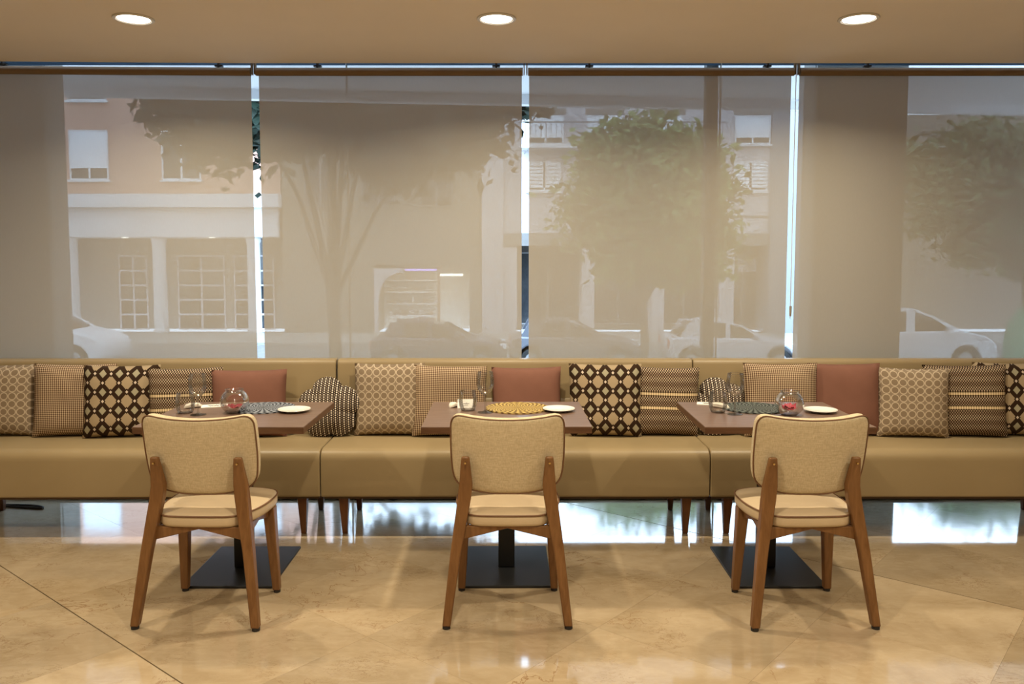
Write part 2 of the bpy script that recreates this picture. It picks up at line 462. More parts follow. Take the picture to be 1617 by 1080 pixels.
# ------------------------------------------------------------------ the room shell
CEIL = 2.555; GLASS_Y = 4.93
XL, XR, YB = -4.6, 4.6, -4.6
floor = struct(MB().box(XL, XR, YB, 4.96, -.06, -.010).build('floor', 'grout'), 'polished cream marble floor laid in large diagonal slabs')
ang = math.radians(-40.0); T = .6375
dU = Vector((math.cos(ang), math.sin(ang))); dN = Vector((-dU.y, dU.x))
J1 = Vector((-2.434, 3.817)).dot(dN); J0 = Vector((-2.434, 3.817)).dot(dU)
def clip(poly, ax, val, keep_less):
    out = []
    for i in range(len(poly)):
        a, b = poly[i - 1], poly[i]
        ia = (a[ax] <= val) == keep_less; ib = (b[ax] <= val) == keep_less
        if ia != ib:
            t = (val - a[ax]) / (b[ax] - a[ax]); out.append((a[0] + (b[0] - a[0]) * t, a[1] + (b[1] - a[1]) * t))
        if ib: out.append(b)
    return out
tile_mesh = None; nt = 0
for i in range(-16, 16):
    for j in range(-18, 12):
        g1 = .0026 if j % 4 == 0 else .0003; g2 = .0026 if (j + 1) % 4 == 0 else .0003
        u0, u1 = J0 + i * T + .0003, J0 + (i + 1) * T - .0003
        n0, n1 = J1 + j * T + g1, J1 + (j + 1) * T - g2
        poly = [tuple(dU * a + dN * b) for a, b in ((u0, n0), (u1, n0), (u1, n1), (u0, n1))]
        cy = sum(q[1] for q in poly) / 4
        for ax, val, less in ((0, XL, False), (0, XR, True), (1, 1.4, False), (1, 4.90, True)):
            if poly: poly = clip(poly, ax, val, less)
        if len(poly) < 3: continue
        ar = .5 * abs(sum(poly[k - 1][0] * poly[k][1] - poly[k][0] * poly[k - 1][1] for k in range(len(poly))))
        if ar < .01: continue
        MB().prism(poly, 'z', -.010, 0).build('floor_tile', 'marble', floor, smooth=0); nt += 1
MB().box(XL, XR, YB, 1.395, -.010, 0).build('floor_slab', 'marble', floor, smooth=0)

cm = MB(); cm.prism([(XL, YB), (XR, YB), (XR, 4.74), (-1.5, 4.74), (-3.1, 4.69), (XL, 4.64)], 'z', CEIL, CEIL + .3)
struct(cm.build('ceiling', 'ceiling_paint', smooth=0), 'smooth warm beige plaster ceiling with recessed downlights')
struct(MB().box(XL - .15, XL, YB, 4.9, 0, CEIL + .3).build('wall_left', 'wall_paint', smooth=0), 'beige side wall of the dining room on the left')
struct(MB().box(XR, XR + .15, YB, 4.9, 0, CEIL + .3).build('wall_right', 'wall_paint', smooth=0), 'beige side wall of the dining room on the right')
struct(MB().box(XL, XR, YB - .15, YB, 0, CEIL + .3).build('wall_back', 'wall_paint', smooth=0), 'beige rear wall of the dining room')
struct(MB().box(XL, XR, 4.80, 5.0, CEIL + .30, CEIL + .75).build('wall_lintel', 'canopy_white', smooth=0), 'plastered lintel above the shop window')
struct(MB().box(XL, XR, 4.90, 4.965, -.02, .022).build('trim_1', 'dark_frame'), 'dark metal channel along the foot of the glazing')
joints = [XL, -3.17, -.972, 1.226, 3.42, XR]
for k in range(5):
    w = empty('window_%d' % (k + 1)); struct(w, ['shop window pane far left', 'shop window pane behind the left tables', 'shop window pane in the middle', 'shop window pane behind the right table', 'shop window pane far right'][k])
    MB().box(joints[k] + .004, joints[k + 1] - .004, GLASS_Y - .005, GLASS_Y + .005, .015, CEIL + .30).build('glass_pane', 'window_glass', w, smooth=0)
    MB().box(joints[k] + .004, joints[k + 1] - .004, GLASS_Y - .016, GLASS_Y - .008, 2.585, CEIL + .30).build('slot_glow_strip', 'slot_glow', w, smooth=0)  # added strip behind the slot, there only for its pale blue glow
    if k: MB().box(joints[k] - .004, joints[k] + .004, GLASS_Y - .006, GLASS_Y + .006, .015, CEIL + .30).build('glass_joint', 'white_metal', w, smooth=0)

# ------------------------------------------------------------------ downlights
def make_downlight():
    r = empty('ceiling_downlight')
    MB().lathe([(.070, .003), (.088, .001), (.091, -.003), (.088, -.007), (.078, -.008), (.072, -.004)], 40, cap=False).build('trim_ring', 'white_metal', r)
    MB().lathe([(.0005, -.003), (.071, -.003), (.071, .02), (.0005, .02)], 32).build('lens', 'lamp_lens', r)
    l = bpy.data.lights.new('lamp_beam', 'AREA'); l.shape = 'DISK'; l.size = .10; l.energy = LAMP_W; l.color = LAMP_COL
    l.spread = math.radians(146)
    lo = bpy.data.objects.new('lamp_beam', l); COL.objects.link(lo); lo.parent = r; lo.location = (0, 0, -.006)
    return r
d0 = make_downlight()
spots = [(-1.738, 3.873, 'lit round ceiling downlight above the left table'), (-.071, 3.873, 'lit round ceiling downlight above the middle table'), (1.592, 3.873, 'lit round ceiling downlight above the right table')]
for yy, row in ((2.1, 'in the second row, above the chairs, outside the frame'), (.2, 'in the row above the viewpoint, outside the frame')):
    spots += [(x_, yy, 'lit ceiling downlight, %s, %s' % (side, row)) for x_, side in ((-2.35, 'left'), (-.071, 'middle'), (2.2, 'right'))]
for i, (x, y, lab) in enumerate(spots):
    o = d0 if i == 0 else copy_tree(d0)
    o.location = (x, y, CEIL); tag(o, lab, 'downlight', 'recessed ceiling downlights')

# ------------------------------------------------------------------ roller blinds
def blind(name_lab, xa, xb, rz=0, chain=None):
    """pivot at the right end; xa..xb in world x"""
    L = xb - xa
    r = empty('roller_blind', (xb, 4.80, 0), rz, name_lab, 'blind', 'screen roller blinds across the window')
    t = MB()
    t.v = []; n = 20
    for xx in (-L, 0): t.v += [(xx, .023 * math.cos(2 * PI * j / n), 2.521 + .023 * math.sin(2 * PI * j / n)) for j in range(n)]
    t.f = [(j, (j + 1) % n, n + (j + 1) % n, n + j) for j in range(n)] + [tuple(range(n)), tuple(range(n, 2 * n))]
    t.build('roller_tube', 'tube_shade_brown', r)
    f = MB(); cols = 24; rows = 10
    for i in range(rows + 1):
        z = 2.515 - (2.515 - .56) * i / rows
        for j in range(cols + 1):
            x = -L + .006 + (L - .012) * j / cols
            f.v.append((x, .0235 + .0025 * math.sin(j * .8 + rz * 40) * (i / rows), z))
    f.f = [(i * (cols + 1) + j, i * (cols + 1) + j + 1, (i + 1) * (cols + 1) + j + 1, (i + 1) * (cols + 1) + j) for i in range(rows) for j in range(cols)]
    f.build('screen_fabric', 'screen_cloth', r, smooth=80)
    MB().box(-L + .006, -.006, .016, .030, .535, .562).build('bottom_bar', 'tube_shade_brown', r, .003)
    for xx in (-L - .007, .007):
        MB().box(xx - .003, xx + .003, -.018, .02, 2.505, 2.575).build('end_bracket', 'tube_shade_brown', r, .001)
    for xx in (-L * .77, -L * .10):
        b = MB(); b.box(xx - .022, xx + .022, -.01, .02, 2.548, 2.558); b.box(xx - .006, xx + .006, -.01, .02, 2.53, 2.60)
        b.build('fixing_clip', 'dark_frame', r, .002)
    if chain:
        xo, zb = chain
        c = MB(); pts = [(xo, -.006, 2.52)] + [(xo, -.006, 2.52 - (2.52 - zb) * k / 6) for k in range(1, 7)]
        pts += [(xo + .002, 0, zb - .012)] + [(xo + .004, .010, zb + (2.52 - zb) * k / 6) for k in range(0, 7)]
        c.tube(pts, .0016, 6).build('bead_chain', 'white_metal', r)
        k = MB().tube([(xo + .002, 0, zb + .06), (xo + .002, 0, zb)], [.007, .006], 10).build('chain_weight', 'brass', r)
    return r
blind('leftmost screen blind, in front of the pink building with the white shutter', -3.30, -1.494, .032)
blind('second screen blind from the left, in front of the dark leafy tree', -1.462, .062, 0, None)
blind('third screen blind from the left, in front of the light green tree', .092, 1.612, 0, (.012, 1.12))
blind('rightmost screen blind, in front of the white hatchback', 1.646, 3.32, 0)

# ------------------------------------------------------------------ banquette
def bench_module(label, xa, xb, rz=0, pivot='b'):
    px_ = xb if pivot == 'b' else xa
    r = empty('bench_module', (px_, 4.2, 0), rz, label, 'bench', 'upholstered bench modules along the window')
    a, b = xa - px_ + .002, xb - px_ - .002
    seat = MB().prism(round_poly([(0, .218), (.50, .218), (.50, .452), (.40, .468), (0, .468)], [.012, .01, .01, .05, .06], 7), 'x', a, b).build('seat', 'bench_vinyl', r, .006, 50)
    MB().prism(round_poly([(.425, .40), (.54, .40), (.54, .885), (.455, .885), (.432, .66)], [.0, .0, .022, .03, .05], 6), 'x', a, b).build('backrest', 'bench_vinyl', r, .006, 50)
    MB().prism(round_poly([(.385, .455), (.46, .455), (.46, .672), (.432, .672), (.412, .60)], [.01, 0, .01, .02, .05], 5), 'x', a, b).build('lumbar_roll', 'bench_vinyl', r, .006, 50)
    MB().box(a + .01, b - .01, .02, .52, .205, .22).build('underside_board', 'seam', r)
    for xx in (a + .107, b - .107):
        MB().stack([(xx, .085, .0, .013, .013), (xx, .075, .21, .026, .026)]).build('leg', 'bench_wood', r, .003)
        MB().stack([(xx, .50, .0, .013, .013), (xx, .49, .21, .026, .026)]).build('leg', 'bench_wood', r, .003)
    return r
bench_module('left tan vinyl bench module behind the left table', -3.06, -.996, .010, 'b')
bench_module('middle tan vinyl bench module behind the middle table', -.996, 1.029, 0, 'b')
bench_module('right tan vinyl bench module behind the right table', 1.029, 3.09, 0, 'a')

# ------------------------------------------------------------------ cushions
SEAT_Z = .468
def pillow_shape(w, h, t, pinch=.035, seedn=0):
    rnd = random.Random(seedn); m = MB(); N = 22
    ph = rnd.random() * 6
    def P(u, v_, s_):
        x = u * w / 2 * (1 - pinch * (1 - v_ * v_) * 1.2); z = v_ * h / 2 * (1 - pinch * (1 - u * u) * 1.4)
        k = max(0.0, (1 - u ** 4) * (1 - v_ ** 4))
        y = s_ * t / 2 * (k ** .55) * (1 + .06 * math.sin(3 * u + ph) * math.cos(2 * v_ + ph))
        y += .006 * math.sin(2.2 * u + ph) * (v_ + 1)
        return (x, y, z + h / 2)
    idx = {}
    for s_ in (-1, 1):
        for i in range(N + 1):
            for j in range(N + 1):
                u = -1 + 2 * j / N; v_ = -1 + 2 * i / N
                edge = i in (0, N) or j in (0, N)
                key = (0 if edge else s_, i, j)
                if key in idx: continue
                idx[key] = len(m.v); m.v.append(P(u, v_, s_)); m.uv[len(m.v) - 1] = (u * w / 2, v_ * h / 2)
    for s_ in (-1, 1):
        for i in range(N):
            for j in range(N):
                q = []
                for (a, b) in ((i, j), (i, j + 1), (i + 1, j + 1), (i + 1, j)):
                    edge = a in (0, N) or b in (0, N)
                    q.append(idx[(0 if edge else s_, a, b)])
                m.f.append(tuple(q))
    return m
def flower_shape(R, t, rot):
    out = []
    for k in range(100):
        th = 2 * PI * k / 100
        rr = R * (.76 + .24 * abs(math.cos(2.5 * (th - rot))) ** .5)
        out.append((rr * math.cos(th), rr * math.sin(th)))
    m = MB()
    m.cushion(out, 0.0, t / 2, lambda a, b, tt: (a, tt, b + R * .93), rings=(1.0, .97, .9, .8, .65, .45, .2), pw=2.6)
    return m
PY = 4.535
pil = [
 # x, w, h, thickness, kind, yaw, dy, roll, label
 (-2.872, .43, .40, .115, 'pillow_circles', 0, .0, 0, 'taupe pillow with ring pattern at the left edge of the bench'),
 (-2.440, .43, .405, .115, 'pillow_houndstooth', .16, -.01, .02, 'brown and cream houndstooth pillow left of the black lattice pillow, leftmost'),
 (-2.165, .40, .40, .11, 'pillow_lattice', .16, -.035, .01, 'black lattice pillow on beige, leftmost of its kind'),
 (-1.805, .40, .385, .11, 'pillow_stripe', .14, -.03, -.01, 'striped brown and cream pillow behind the left wine glass'),
 (-1.455, .41, .375, .115, 'pillow_rust', .10, -.035, 0, 'rust pink plain pillow behind the left table'),
 (-.685, .40, .405, .11, 'pillow_circles', -.02, .01, -.01, 'taupe pillow with ring pattern left of the middle table'),
 (-.350, .41, .395, .115, 'pillow_houndstooth', .03, -.02, .02, 'brown and cream houndstooth pillow behind the middle wine glass'),
 (.083, .39, .385, .115, 'pillow_rust', 0, .0, -.01, 'rust pink plain pillow behind the middle table'),
 (.517, .405, .405, .11, 'pillow_lattice', -.05, -.015, 0, 'black lattice pillow on beige right of the middle table'),
 (.845, .39, .385, .11, 'pillow_stripe', -.04, .01, .02, 'striped brown and cream pillow between middle and right tables'),
 (1.495, .41, .41, .115, 'pillow_houndstooth', 0, -.025, 0, 'brown and cream houndstooth pillow behind the right table'),
 (1.860, .40, .405, .115, 'pillow_rust', 0, .005, 0, 'large rust pink pillow behind the right chair'),
 (2.220, .385, .385, .11, 'pillow_circles', -.10, -.035, .01, 'taupe pillow with ring pattern right of the rust pink pillow'),
 (2.520, .44, .40, .11, 'pillow_stripe', -.14, -.02, -.02, 'striped brown and cream pillow near the right end, below the white hatchback'),
 (2.800, .43, .41, .11, 'pillow_lattice', -.14, .0, -.01, 'black lattice pillow at the right edge, mostly behind the striped one'),
]
for i, (x, w, h, t, kd, yaw, dy, roll, lab) in enumerate(pil):
    o = pillow_shape(w, h, t, .03, i).build('throw_pillow', kd, smooth=80)
    o.location = (x, PY + dy, SEAT_Z + .002); o.rotation_euler = (-.13, roll, yaw)
    tag(o, lab, 'pillow', 'throw pillows along the bench')
for x, R, rot, ro, lab in ((-1.020, .175, PI / 2 + .1, .05, 'black and white knitted flower-shaped cushion right of the left table'), (1.160, .172, PI / 2 + .25, -.5, 'black and white knitted flower-shaped cushion behind the right wine glass')):
    o = flower_shape(R, .13, rot).build('flower_cushion', 'pillow_knit', smooth=80)
    o.location = (x, PY - (.02 if x < 0 else -.02), SEAT_Z - .004); o.rotation_euler = (-.15, 0, 0)
    tag(o, lab, 'cushion', 'flower cushions on the bench')

# ------------------------------------------------------------------ tables
TZ = .735
def make_table():
    r = empty('dining_table')
    MB().box(-.367, .367, -.312, .312, TZ - .004, TZ).build('tabletop', 'table_wood', r, .001)
    MB().box(-.367, .367, -.312, .312, TZ - .030, TZ - .004).build('edge_band', 'table_edge', r, .001)
    MB().box(-.038, .038, -.038, .038, .012, TZ - .036).build('column', 'black_steel', r, .004)
    MB().box(-.20, .20, -.255, .255, .0, .012).build('base_plate', 'black_steel', r, .003)
    c = MB(); c.box(-.22, .22, -.03, .03, TZ - .036, TZ - .028); c.box(-.03, .03, -.22, .22, TZ - .037, TZ - .028)
    c.build('mounting_cross', 'black_steel', r)
    return r
t0 = make_table()
for i, (x, y, rz, lab) in enumerate(((-1.262, 3.795, .004, 'left square table with brown wood top and black pedestal'), (-.026, 3.80, .01, 'middle square table with brown wood top and black pedestal'), (1.196, 3.795, -.004, 'right square table with brown wood top and black pedestal'))):
    o = t0 if i == 0 else copy_tree(t0)
    o.location = (x, y, 0); o.rotation_euler = (0, 0, rz); tag(o, lab, 'table', 'pedestal dining tables')

# ------------------------------------------------------------------ chairs
def make_chair():
    r = empty('dining_chair')
    # rear legs run up as back posts
    for s_ in (-1, 1):
        lg = MB().stack([(s_ * .240, -.185, .012, .0165, .0165), (s_ * .204, -.140, .30, .021, .020), (s_ * .172, -.108, .50, .0265, .021), (s_ * .166, -.106, .555, .0265, .019), (s_ * .166, -.127, .640, .019, .013), (s_ * .166, -.134, .675, .0155, .011)]).build('rear_leg', 'chair_wood', r, .005)
        MB().lathe([(.0155, 0), (.0155, .013)], 12, (s_ * .241, -.186, 0)).build('glide', 'rubber', lg)
        MB().tube([(s_ * .166, -.140, .652), (s_ * .166, -.150, .6515)], .0042, 10).build('screw_cap', 'brass', lg)
        fl = MB().stack([(s_ * .203, .190, .012, .0155, .0155), (s_ * .186, .165, .39, .025, .023)]).build('front_leg', 'chair_wood', r, .004)
        MB().lathe([(.0145, 0), (.0145, .013)], 12, (s_ * .2035, .1905, 0)).build('glide', 'rubber', fl)
        MB().prism([(-.095, .392), (.15, .392), (.15, .345), (.03, .372), (-.095, .340)], 'x', s_ * .178 - .010, s_ * .178 + .010).build('side_rail', 'chair_wood', r, .003)
    MB().prism([(-.172, .392), (.172, .392), (.180, .338), (0, .383), (-.180, .338)], 'y', -.128, -.106).build('rear_rail', 'chair_wood', r, .003)
    MB().prism([(-.172, .392), (.172, .392), (.172, .345), (0, .378), (-.172, .345)], 'y', .155, .176).build('front_rail', 'chair_wood', r, .003)
    # seat pad
    so = round_poly([(-.150, -.135), (0, -.142), (.150, -.135), (.214, .0), (.218, .24), (.10, .285), (-.10, .285), (-.218, .24), (-.214, .0)], [.05, .08, .05, .10, .10, .08, .08, .10, .10], 5)
    seat = MB().cushion(so, .024, .017, lambda a, b, t: (a, b, .417 + t)).build('seat', 'seat_leather', r, smooth=60)
    MB().tube([(a * 1.002, b * 1.002, .437) for a, b in so], .0035, 6, True).build('piping', 'piping', seat)
    # backrest pad, curved round the sitter and leaning back
    bo = round_poly([(-.224, .846), (-.13, .829), (0, .822), (.13, .829), (.224, .846), (.227, .66), (.212, .545), (.10, .516), (-.10, .516), (-.212, .545), (-.227, .66)],
                    [.055, .06, .08, .06, .055, .08, .055, .07, .07, .055, .08], 6)
    def B(a, b, t): return (a, -.083 + .75 * a * a - .20 * (b - .6) + t, b + t * .1)
    back = MB().cushion(bo, .026, .006, B).build('backrest', 'linen', r, smooth=60)
    MB().tube([B(a * 1.004, .68 + (b - .68) * 1.004, -.0215) for a, b in bo], .0032, 6, True).build('piping', 'piping', back)
    return r
c0 = make_chair()
for i, (x, y, rz, lab) in enumerate(((-1.238, 3.324, -.035, 'left cream upholstered chair with wooden legs at the left table'), (-.018, 3.334, .0, 'middle cream upholstered chair with wooden legs at the middle table'), (1.186, 3.324, .035, 'right cream upholstered chair with wooden legs at the right table'))):
    o = c0 if i == 0 else copy_tree(c0)
    o.location = (x, y, 0); o.rotation_euler = (0, 0, rz); tag(o, lab, 'chair', 'upholstered dining chairs')

# ------------------------------------------------------------------ table settings
def make_placemat(mat):
    m = MB(); R_, nr, na = .152, 42, 96
    prof = []
    for i in range(nr + 1):
        q = R_ * i / nr + .0005
        prof.append((q, .0032 + .0022 * abs(math.sin(PI * q / .0145))))
    prof = [(.0005, 0)] + prof + [(R_ + .001, 0)]
    return m.lathe(prof, na).build('placemat', mat, smooth=60)
for (x, y, mt_, lab) in ((-1.200, 3.925, 'mat_slate', 'round slate-blue woven placemat on the left table'), (.026, 3.925, 'mat_gold', 'round golden woven placemat on the middle table'), (1.165, 3.925, 'mat_dark', 'round black woven placemat on the right table')):
    o = make_placemat(mt_); o.location = (x, y, TZ); tag(o, lab, 'placemat', 'woven placemats')
pl = MB().lathe([(.0005, 0), (.042, 0), (.045, .004), (.074, .011), (.0765, .0125), (.0755, .0145), (.071, .0135), (.046, .0075), (.0005, .0065)], 48).build('side_plate', 'china')
for i, (x, y, lab) in enumerate(((-1.028, 3.845, 'small white side plate on the left table'), (.222, 3.862, 'small white side plate on the middle table'), (1.452, 3.832, 'small white side plate on the right table'))):
    o = pl if i == 0 else pl.copy()
    if i: COL.objects.link(o)
    o.location = (x, y, TZ); tag(o, lab, 'plate', 'white side plates')
def make_wine():
    r = empty('wine_glass')
    MB().lathe([(.0005, 0), (.036, 0), (.0365, .0015), (.020, .004), (.006, .009), (.0005, .009)], 36).build('foot', 'clear_glass', r)
    MB().lathe([(.0045, .008), (.0036, .03), (.0036, .07), (.006, .082)], 14).build('stem', 'clear_glass', r)
    outer = [(.004, .082), (.018, .088), (.033, .106), (.0405, .130), (.0410, .150), (.0385, .172), (.0355, .190)]
    b = MB().lathe(outer, 36, cap=False)
    b.tube([(.0355 * math.cos(2 * PI * k / 36), .0355 * math.sin(2 * PI * k / 36), .190) for k in range(36)], .0009, 6, True).build('bowl', 'clear_glass', r)
    return r
wg = make_wine()
for i, (x, y, lab) in enumerate(((-1.450, 3.762, 'stemmed wine glass on the left table'), (-.125, 3.825, 'stemmed wine glass on the middle table'), (1.033, 3.777, 'stemmed wine glass on the right table'))):
    o = wg if i == 0 else copy_tree(wg)
    o.location = (x, y, TZ); tag(o, lab, 'wine glass', 'wine glasses')
def make_tumbler():
    outer = [(.0005, 0), (.031, 0), (.034, .004), (.040, .02), (.0445, .045), (.0425, .068), (.0365, .092)]
    b = MB().lathe(outer + [], 36, cap=False); b.lathe([(.0005, .007), (.033, .0065)], 36, cap=False)
    b.tube([(.0365 * math.cos(2 * PI * k / 36), .0365 * math.sin(2 * PI * k / 36), .092) for k in range(36)], .001, 6, True)
    return b.build('water_tumbler', 'clear_glass')
tb = make_tumbler()
for i, (x, y, lab) in enumerate(((-1.528, 3.81, 'short clear water tumbler on the left table'), (-.210, 3.88, 'short clear water tumbler on the middle table'), (.968, 3.83, 'short clear water tumbler on the right table'))):
    o = tb if i == 0 else tb.copy()
    if i: COL.objects.link(o)
    o.location = (x, y, TZ); tag(o, lab, 'tumbler', 'water tumblers')
# paper cutlery sleeves with a brush-drawn mark, and folded napkins
def squiggle():
    m = MB()
    pts = [(-.030 + .0022 * k, .010 * math.sin(k * 1.15) * (.5 + .5 * math.cos(k * .37)), .0042) for k in range(28)]
    m.tube(pts, .0013, 5)
    m.tube([(-.022 + .002 * k, -.016 + .002 * math.sin(k * 1.7), .0042) for k in range(22)], .0008, 5)
    return m
for (x, y, rz, tilt, s_, lab) in ((-1.455, 3.985, .35, 0, 1.0, 'white paper cutlery sleeve with a grey brush mark, on the left table'), (-.225, 3.945, .05, .9, .62, 'small white paper card with a grey mark propped behind the middle tumbler'), (.975, 4.045, -.25, 0, .9, 'white paper cutlery sleeve with a dark brush mark, on the right table')):
    r = empty('cutlery_sleeve', (x, y, TZ + (.018 if tilt else .0)), rz, lab, 'sleeve', 'paper sleeves on the tables'); r.rotation_euler = (tilt, 0, rz); r.scale = (s_, s_, 1)
    MB().prism(round_poly([(-.062, -.04), (.062, -.04), (.062, .04), (-.062, .04)], [.004] * 4, 3), 'z', 0, .0035).build('paper', 'paper', r)
    q = squiggle().build('brush_mark', 'ink', r)
def napkin(x, y, rz, L, lab):
    m = MB(); prof = []
    st = [(-L / 2, .004), (-L / 2 + .01, .010), (-.01, .013), (L / 2 - .015, .011), (L / 2, .005)]
    k = 12
    for (xx, rr) in st: m.v += [(xx, 1.45 * rr * math.cos(2 * PI * j / k) * (1 + .12 * math.sin(3 * j)), rr + rr * math.sin(2 * PI * j / k)) for j in range(k)]
    for i in range(len(st) - 1): m.f += [(i * k + j, i * k + (j + 1) % k, (i + 1) * k + (j + 1) % k, (i + 1) * k + j) for j in range(k)]
    m.f += [tuple(range(k)), tuple(range((len(st) - 1) * k, len(st) * k))]
    o = m.build('rolled_napkin', 'napkin', smooth=60); o.location = (x, y, TZ); o.rotation_euler = (0, 0, rz)
    tag(o, lab, 'napkin', 'rolled cream napkins')
napkin(-1.545, 3.945, .7, .085, 'rolled cream napkin behind the left tumbler')
napkin(-.285, 3.965, 1.1, .06, 'rolled cream napkin behind the middle tumbler')
napkin(1.005, 3.945, -.85, .105, 'rolled cream napkin behind the right tumbler')
# fish bowls with a flower inside
def make_bowl():
    R_ = .066; outer = [(.0005, 0), (.030, 0), (.036, .003)]
    for k in range(13):
        a = -PI / 2 + .62 + k * (PI - .62 - .62) / 12
        outer.append((R_ * math.cos(a), .054 + R_ * math.sin(a) * .92))
    outer.append((.041, .1095))
    b = MB().lathe(outer, 40, cap=False); b.lathe([(.0005, .0045), (.035, .0045)], 40, cap=False)
    b.tube([(.041 * math.cos(2 * PI * k / 40), .041 * math.sin(2 * PI * k / 40), .1095) for k in range(40)], .0016, 6, True)
    return b.build('fish_bowl', 'clear_glass')
def petals(n, R_, zz, up, seedn):
    rnd = random.Random(seedn); m = MB()
    for k in range(n):
        a = 2 * PI * k / n * 2.4 + rnd.random() * .5; L = R_ * (.6 + .4 * rnd.random()); wd = L * .38; el = up * (.3 + rnd.random())
        d = Vector((math.cos(a) * math.cos(el), math.sin(a) * math.cos(el), math.sin(el))); s_ = Vector((-math.sin(a), math.cos(a), 0))
        c = Vector((0, 0, zz)); nrm = d.cross(s_) * .004
        q = [c, c + d * L * .55 + s_ * wd - nrm, c + d * L, c + d * L * .55 - s_ * wd - nrm, c + d * L * .5 + nrm]
        o_ = m.add(q + [w_ - Vector((0, 0, .0012)) for w_ in q], [(0, 1, 4), (1, 2, 4), (2, 3, 4), (3, 0, 4), (5, 9, 6), (6, 9, 7), (7, 9, 8), (8, 9, 5), (0, 5, 6, 1), (1, 6, 7, 2), (2, 7, 8, 3), (3, 8, 5, 0)])
    return m
bw = make_bowl()
for i, (x, y, lab) in enumerate(((-1.300, 3.82, 'round glass fish bowl with dark red petals, on the left table'), (1.282, 3.765, 'round glass fish bowl with a pink red flower, on the right table'))):
    o = bw if i == 0 else bw.copy()
    if i: COL.objects.link(o)
    o.location = (x, y, TZ); tag(o, lab, 'glass bowl', 'glass fish bowls')
    f = petals(70 if i == 0 else 30, .058 if i == 0 else .050, .014 if i == 0 else .018, .28 if i == 0 else .55, i + 3).build('dried_flower', 'flower_red' if i == 0 else 'flower_pink', smooth=50)
    f.location = (x, y, TZ + .005)
    tag(f, ['dark red petals lying in the left fish bowl', 'pink red flower head in the right fish bowl'][i], 'flower', 'red flowers in the bowls')
# floor cable at the far left
pts = [(-2.95 + .22 * math.cos(a) * (1 if a < 4 else .8), 4.70 + .07 * math.sin(a), .006) for a in [k * .35 for k in range(14)]]
tag(MB().tube([(-3.3, 4.80, .006)] + pts, .006, 8).build('power_cord', 'cord'), 'black power cord looped on the floor under the left bench end', 'cord')

# ------------------------------------------------------------------ outside: forecourt, canopy, pillars
GZ = -1.5
struct(MB().box(-30, 30, 5.0, 19.0, GZ - .2, GZ + .02).build('near_pavement', 'pavement', smooth=0), 'pale pavement outside the window')
struct(MB().box(-45, 45, 19.0, 29.0, GZ - .2, GZ - .08).build('road', 'asphalt', smooth=0), 'grey asphalt street')
struct(MB().box(-45, 45, 29.0, 33.5, GZ - .2, GZ + .02).build('far_pavement', 'pavement', smooth=0), 'pale pavement along the far side of the street')
struct(MB().box(XL - .5, XR + .5, 4.966, 6.35, GZ, -.04).build('terrace', 'pavement', smooth=0), 'raised pale terrace at the foot of the window')
cn = MB().prism([(-7, 5.0), (7, 5.0), (7, 8.1), (-7, 6.62)], 'z', 2.90, 3.05)
cn = cn.build('entrance_canopy', 'canopy_white', smooth=0)
tag(cn, 'white canopy soffit running above the windows outside', 'canopy')
MB().prism([(-7, 6.62), (7, 8.1), (7, 8.2), (-7, 6.72)], 'z', 2.815, 3.15).build('fascia', 'canopy_white', cn, smooth=0)
def pillar(x0, x1, y0, y1, lab):
    r = empty('stone_pillar', ((x0 + x1) / 2, (y0 + y1) / 2, -.04), 0, lab, 'pillar', 'stone clad pillars outside the window')
    w, d = (x1 - x0) / 2, (y1 - y0) / 2
    MB().box(-w + .02, w - .02, -d + .02, d - .02, 0, 2.94).build('core', 'stone_joint', r, smooth=0)
    rows = 5; hh = 2.94 / rows
    slab = None; side = None
    for k in range(rows):
        for s_ in (-1, 1):
            for q in (-1, 1):
                nm = 'stone_slab'
                if slab is None: slab = MB().box(-w / 2 + .002, w / 2 - .002, -.012, .012, .002, hh - .002).build(nm, 'stone', r, smooth=0); o = slab
                else: o = share(slab, nm, r, (0, 0, 0))
                o.location = (q * w / 2, s_ * (d - .01), k * hh)
            if side is None: side = MB().box(-.012, .012, -d + .024, d - .024, .002, hh - .002).build('stone_slab', 'stone', r, smooth=0); o = side
            else: o = share(side, 'stone_slab', r, (0, 0, 0))
            o.location = (s_ * (w - .010), 0, k * hh)
pillar(-3.95, -3.13, 5.60, 5.85, 'grey stone pillar outside behind the leftmost blind')
pillar(2.036, 2.648, 5.60, 5.85, 'grey stone pillar outside behind the rightmost blind')
po = MB().box(-.038, .038, -.038, .038, -.04, 2.90).build('steel_post', 'steel_grey', None, .004); po.location = (1.268, 5.34, 0)
MB().box(-.07, .07, -.07, .07, -.04, -.028).build('foot_plate', 'steel_grey', po)
tag(po, 'slim grey steel post outside behind the third blind', 'post')

